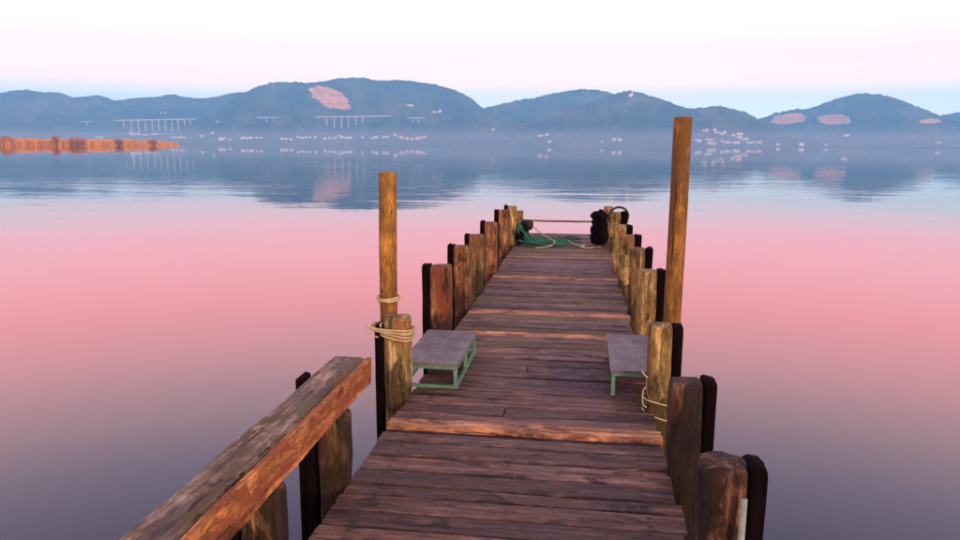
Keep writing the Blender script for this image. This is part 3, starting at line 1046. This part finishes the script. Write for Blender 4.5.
# ------------------------------------------------------------------ tall mooring poles
def pole(label, x, y, z1, rad, lean, seed):
    V, F = [], []
    ns, nr = 20, 40
    for i in range(nr + 3):
        z = -2.0 + (z1 - .012 + 2.0) * min(i, nr) / nr
        s = 1.0
        if i == nr + 1: z, s = z1 - .003, .96
        if i == nr + 2: z, s = z1, .88
        for k in range(ns):
            a = 2 * math.pi * k / ns
            r = rad * s * (1 + .035 * noise.noise(Vector((math.cos(a) + seed, math.sin(a), z * 1.5))) + .015 * noise.noise(Vector((math.cos(a) * 4, math.sin(a) * 4 + seed, z * 6))))
            V.append(Vector((r * math.cos(a) + lean[0] * z + .012 * noise.noise(Vector((z * .8, seed, 0))), r * math.sin(a) + lean[1] * z, z)))
    for i in range(nr + 2):
        for k in range(ns):
            l = (k + 1) % ns
            F.append([i * ns + k, i * ns + l, (i + 1) * ns + l, (i + 1) * ns + k])
    F.append([(nr + 2) * ns + k for k in range(ns)]); F.append(list(range(ns))[::-1])
    o = mesh_obj('mooring_pole', V, F, M['pole'], None, True, (x, y, 0))
    tag(o, label, 'pole', 'tall mooring poles')
    return o


pole('shorter tall orange pole roped to the left post', -.958, 4.74, 1.405, .058, (.004, 0), 2.0)
pole('tallest orange pole standing on the right side of the pier', .925, 5.06, 1.765, .059, (.004, .0), 6.0)


# ------------------------------------------------------------------ low benches with green frames
def bench(label, x0, x1, y0, y1, h, bottom_rails, rz=0.0):
    cx, cy = (x0 + x1) / 2, (y0 + y1) / 2
    e = empty('low_bench', (cx, cy, .004))
    e.rotation_euler.z = rz
    tag(e, label, 'bench', 'green framed low benches')
    hx, hy = (x1 - x0) / 2, (y1 - y0) / 2
    t = .024
    v, f = box_geo(-hx - .008, hx + .008, -hy - .008, hy + .008, h - .016, h, .003)
    mesh_obj('bench_top', v, f, M['ply'], e)
    g = .0165
    for sx in (-1, 1):
        for yy in (-hy + t / 2, 0.0, hy - t / 2):
            if yy == 0.0 and not bottom_rails: continue
            xx = sx * (hx - t / 2)
            v, f = box_geo(xx - t / 2, xx + t / 2, yy - t / 2, yy + t / 2, 0, h - g - t - .001, .002)
            mesh_obj('leg', v, f, M['green'], e)
    zs = [(h - g - t, h - g)] + ([(.001, .001 + t * .9)] if bottom_rails else [])
    for z0, z1 in zs:
        for sx in (-1, 1):
            xx = sx * (hx - t / 2 + .0015)
            v, f = box_geo(xx - t / 2, xx + t / 2, -hy + .002, hy - .002, z0, z1, .002)
            mesh_obj('side_rail', v, f, M['green'], e)
        for sy in (-1, 1):
            yy = sy * (hy - t / 2 + .003)
            v, f = box_geo(-hx + .001, hx - .001, yy - t / 2, yy + t / 2, z0 + .0007, z1 - .0007, .002)
            mesh_obj('cross_rail', v, f, M['green'], e)
    return e


bench('low bench with grey top and green frame on the left side of the deck', -.845, -.478, 4.63, 5.50, .170, True)
bench('low bench with brown top half hidden behind the right post', .515, .870, 4.65, 5.565, .172, False)


# ------------------------------------------------------------------ ropes
def loop_pts(cx, cy, rx, ry, z, tilt, turns, pitch, sq=2.6, n=26, ph=0.0, jit=.004, seed=0):
    res = []
    tot = int(n * turns)
    for i in range(tot + 1):
        a = ph + 2 * math.pi * i / n
        c, s_ = math.cos(a), math.sin(a)
        r = (abs(c) ** sq + abs(s_) ** sq) ** (-1 / sq)
        res.append((cx + r * c * rx + jit * noise.noise(Vector((i * .3, seed, 0))), cy + r * s_ * ry + jit * noise.noise(Vector((i * .3, seed, 5))),
                    z + pitch * i / n + tilt * c + jit * 1.5 * noise.noise(Vector((i * .25, seed, 9)))))
    return res


def rope(label, paths, mat, name='rope', sides=7, cat='rope', group=None):
    """paths: list of (points, radius); one rope of several strands that hang together"""
    V, F = join_geo([tube_geo(p, r, sides) for p, r in paths])
    o = mesh_obj(name, V, F, mat, None, True)
    tag(o, label, cat, group)
    return o


# around the left post and the pole behind it
p1 = loop_pts(-.826, 4.447, .100, .094, .392, -.022, 3.2, .019, ph=2.6, seed=1, sq=3.2)
p1b = loop_pts(-.856, 4.455, .136, .108, .428, -.012, 2.0, .016, ph=.4, seed=2, sq=3.0)
tail = smooth_path([(-.90, 4.345, .44), (-.95, 4.33, .465), (-.99, 4.335, .485), (-1.0, 4.34, .455), (-.97, 4.335, .425), (-.92, 4.34, .41)], 5)
rope('straw rope wound several times around the left post beside the shorter pole', [(p1, .0065), (p1b, .0062), (tail, .0045)], M['rope'])
p2 = loop_pts(-.957, 4.74, .073, .073, .560, .004, 2.0, .014, sq=2.0, ph=-2.4, seed=3)
rope('thin straw rope ring around the shorter pole above the post', [(p2, .008)], M['rope'])
# pale cord tied round the foot of the right post
c1 = loop_pts(.785, 4.46, .086, .086, .055, -.02, 1.0, .01, seed=4, ph=1.2)
c2 = loop_pts(.785, 4.46, .088, .088, -.035, -.03, 1.0, .012, seed=5, ph=2.0)
c3 = smooth_path([(.715, 4.375, .035), (.695, 4.37, .05), (.688, 4.37, .10), (.693, 4.37, .145), (.705, 4.375, .16)], 5)
c4 = smooth_path([(.715, 4.385, .215), (.695, 4.38, .235), (.682, 4.38, .255)], 4)
rope('pale cord tied around the foot of the right post by the bench', [(c1, .0042), (c2, .0045), (c3, .0038), (c4, .0045)], M['wire'])
# dark hoop on a left post near the tip
hp = [(-.742 + .004 * math.sin(a * 3), 10.97 + .085 * math.cos(a), .36 + .20 * math.sin(a)) for a in [2 * math.pi * i / 30 for i in range(31)]]
rope('thin dark red hoop hanging on a post of the left row', [(hp, .007)], M['steel_bar'], 'wire_hoop', 6, 'hoop')
# black hose looped over the far right post
hs = smooth_path([(.70, 11.28, .46), (.71, 11.27, .58), (.77, 11.29, .65), (.84, 11.33, .675), (.93, 11.36, .65), (.985, 11.37, .57), (.975, 11.37, .47), (.96, 11.37, .42)], 6)
rope('black hose looped over a post at the far right end of the pier', [(hs, .017)], M['black_rubber'], 'hose', 8, 'hose')


# lumpy dark bundles at the tip
def lump(label, lobes, mat, name, cat, seed, amp=.16):
    V, F = [], []
    for c, rad in lobes:
        bm = bmesh.new()
        bmesh.ops.create_icosphere(bm, subdivisions=4, radius=1)
        n = len(V)
        for v in bm.verts:
            d = v.co.normalized()
            q = d * 1.7 + Vector((seed, c[2] * 7, c[0] * 3))
            f = 1 + amp * noise.noise(q) + amp * .6 * abs(noise.noise(q * 2.7)) + amp * .25 * noise.noise(q * 6)
            V.append(Vector((c[0] + d.x * rad[0] * f, c[1] + d.y * rad[1] * f, max(c[2] + d.z * rad[2] * f, .006))))
        bm.verts.index_update()
        F += [[v.index + n for v in fc.verts] for fc in bm.faces]
        bm.free()
    o = mesh_obj(name, V, F, mat, None, True)
    tag(o, label, cat)
    return o


lump('black lumpy bundle stacked at the right tip of the pier',
     [((.60, 12.22, .30), (.115, .12, .30)), ((.53, 12.17, .52), (.085, .10, .075)), ((.55, 12.16, .40), (.09, .10, .085)), ((.525, 12.15, .27), (.08, .10, .09)), ((.55, 12.16, .13), (.10, .11, .13)),
      ((.62, 12.16, .50), (.09, .10, .09)), ((.64, 12.15, .16), (.09, .12, .16)), ((.63, 12.14, .34), (.09, .11, .13))],
     M['tar'], 'black_bundle', 'bundle', 3.0, .2).scale.z = .9
V, F = tube_geo([(-.735, 12.86, .235), (-.72, 12.85, .235), (-.66, 12.83, .232), (-.60, 12.81, .226), (-.555, 12.79, .22), (-.54, 12.785, .218)], [.05, .082, .09, .09, .082, .05], 14)
tag(mesh_obj('boat_fender', V, F, M['black_rubber'], None, True), 'short dark fender sticking out from the left tip of the pier', 'fender')
lump('dark heap against the left posts beside the green net', [((-.66, 12.35, .15), (.10, .30, .19)), ((-.67, 11.95, .10), (.075, .16, .13))], M['tar'], 'dark_heap', 'heap', 8.0)

# green net
net = empty('fishing_net', (-.2, 12.1, 0))
tag(net, 'tangled green fishing net lying across the far deck', 'net')
o_ = Vector((-.2, 12.1, 0))
nv, nf = [], []
gx, gy = 44, 26
for j in range(gy + 1):
    for i in range(gx + 1):
        u, w = i / gx, j / gy
        x = -.68 + u * .98 + .05 * noise.noise(Vector((w * 4, 1, u)))
        y = 11.75 + w * (.95 - .25 * u) + .10 * noise.noise(Vector((u * 5, 2, 0)))
        edge = min(1, 6 * min(u + .02, 1 - u, w, 1 - w))
        z = .006 + max(0, edge) * (.012 + .022 * abs(noise.noise(Vector((u * 9, w * 7, 3)))) + .02 * abs(noise.noise(Vector((u * 23, w * 17, 5)))) + .11 * max(0, .25 - u) * 2.4)
        nv.append(Vector((x, y, z)) - o_)
nf = [[j * (gx + 1) + i, j * (gx + 1) + i + 1, (j + 1) * (gx + 1) + i + 1, (j + 1) * (gx + 1) + i] for j in range(gy) for i in range(gx)]
mesh_obj('net_heap', nv, nf, M['net_dark'], net, True)
for k in range(34):
    x, y = rnd.uniform(-.66, .05), rnd.uniform(11.75, 12.5)
    a = rnd.uniform(0, 6.28)
    ctrl = []
    for q in range(6):
        zz = .03 + .04 * max(0, -x - .2) * 2 + rnd.uniform(0, .03)
        if k < 10: zz += max(0, (-.42 - x)) * rnd.uniform(.3, 1.0)
        ctrl.append((x - o_.x, y - o_.y, zz))
        a += rnd.uniform(-1.2, 1.2)
        x = min(.28, max(-.69, x + .13 * math.cos(a))); y = min(12.75, max(11.7, y + .13 * math.sin(a)))
    mesh_obj('net_cord', *tube_geo(smooth_path(ctrl, 4), rnd.uniform(.006, .010), 5), M['net'], net, True)
for k in range(5):
    a0 = Vector((-.70 + .02 * k, 12.0 + .05 * k, .34 - .03 * k)) - o_
    ctrl = [a0, a0 + Vector((.04, -.05, -.10)), a0 + Vector((.07 + .03 * k, -.12, -.20)), a0 + Vector((.16 + .05 * k, -.2, -.27 + .02 * k)), a0 + Vector((.30 + .06 * k, -.22 + .03 * k, -.285 + .03 * k))]
    for c in ctrl: c.z = max(c.z, .03)
    mesh_obj('net_cord', *tube_geo(smooth_path(ctrl, 5), .011, 6), M['net'], net, True)
rope('pale rope trailing over the green net', [(smooth_path([(-.50, 12.6, .22), (-.38, 12.35, .15), (-.22, 12.05, .10), (-.12, 11.85, .075), (-.16, 11.68, .03), (-.30, 11.55, .014), (-.40, 11.50, .013)], 6), .009)], M['rope'])
rope('short pale rope end lying right of the green net', [(smooth_path([(.10, 12.15, .05), (.22, 11.95, .016), (.36, 11.85, .015), (.30, 11.70, .014), (.42, 11.6, .014), (.55, 11.75, .014), (.62, 11.62, .014)], 6), .009)], M['rope'])

# pale pipe standing against the nearest right post
V, F = tube_geo([(.0, 0, -1.6), (0, 0, -.5), (.001, 0, 0), (.002, 0, .28)], .0125, 12)
tag(mesh_obj('pipe', V, F, M['pipe'], None, True, (.878, 2.512, .10)), 'thin pale grey pipe standing against the nearest right post', 'pipe')

# ------------------------------------------------------------------ air
v, f = box_geo(-6500, 7500, -400, 6600, WATER - 1.2, 430)
N = NT('air')
N.t.nodes.remove([n for n in N.t.nodes if n.type != 'OUTPUT_MATERIAL'][0]) if len(N.t.nodes) > 1 else None
pv = N.n('VolumePrincipled')
pv.inputs['Color'].default_value = (.24, .66, 1.0, 1)
pv.inputs['Density'].default_value = 2.3e-4
pv.inputs['Anisotropy'].default_value = 0.0
N.l(pv.outputs[0], N.out.inputs['Volume'])
hz = mesh_obj('haze', v, f, N.m)
tag(hz, 'thin blue evening haze over the lake', 'haze', kind='stuff')

# low mist lying on the water under the far shore
v, f = box_geo(-4200, 4200, 1500, 2950, WATER - .4, 42)
N = NT('mist')
pv = N.n('VolumePrincipled')
pv.inputs['Color'].default_value = (.80, .92, 1.0, 1)
pv.inputs['Density'].default_value = 2.0e-4
N.l(pv.outputs[0], N.out.inputs['Volume'])
tag(mesh_obj('mist', v, f, N.m), 'pale mist lying on the water along the far shore', 'mist', kind='stuff')
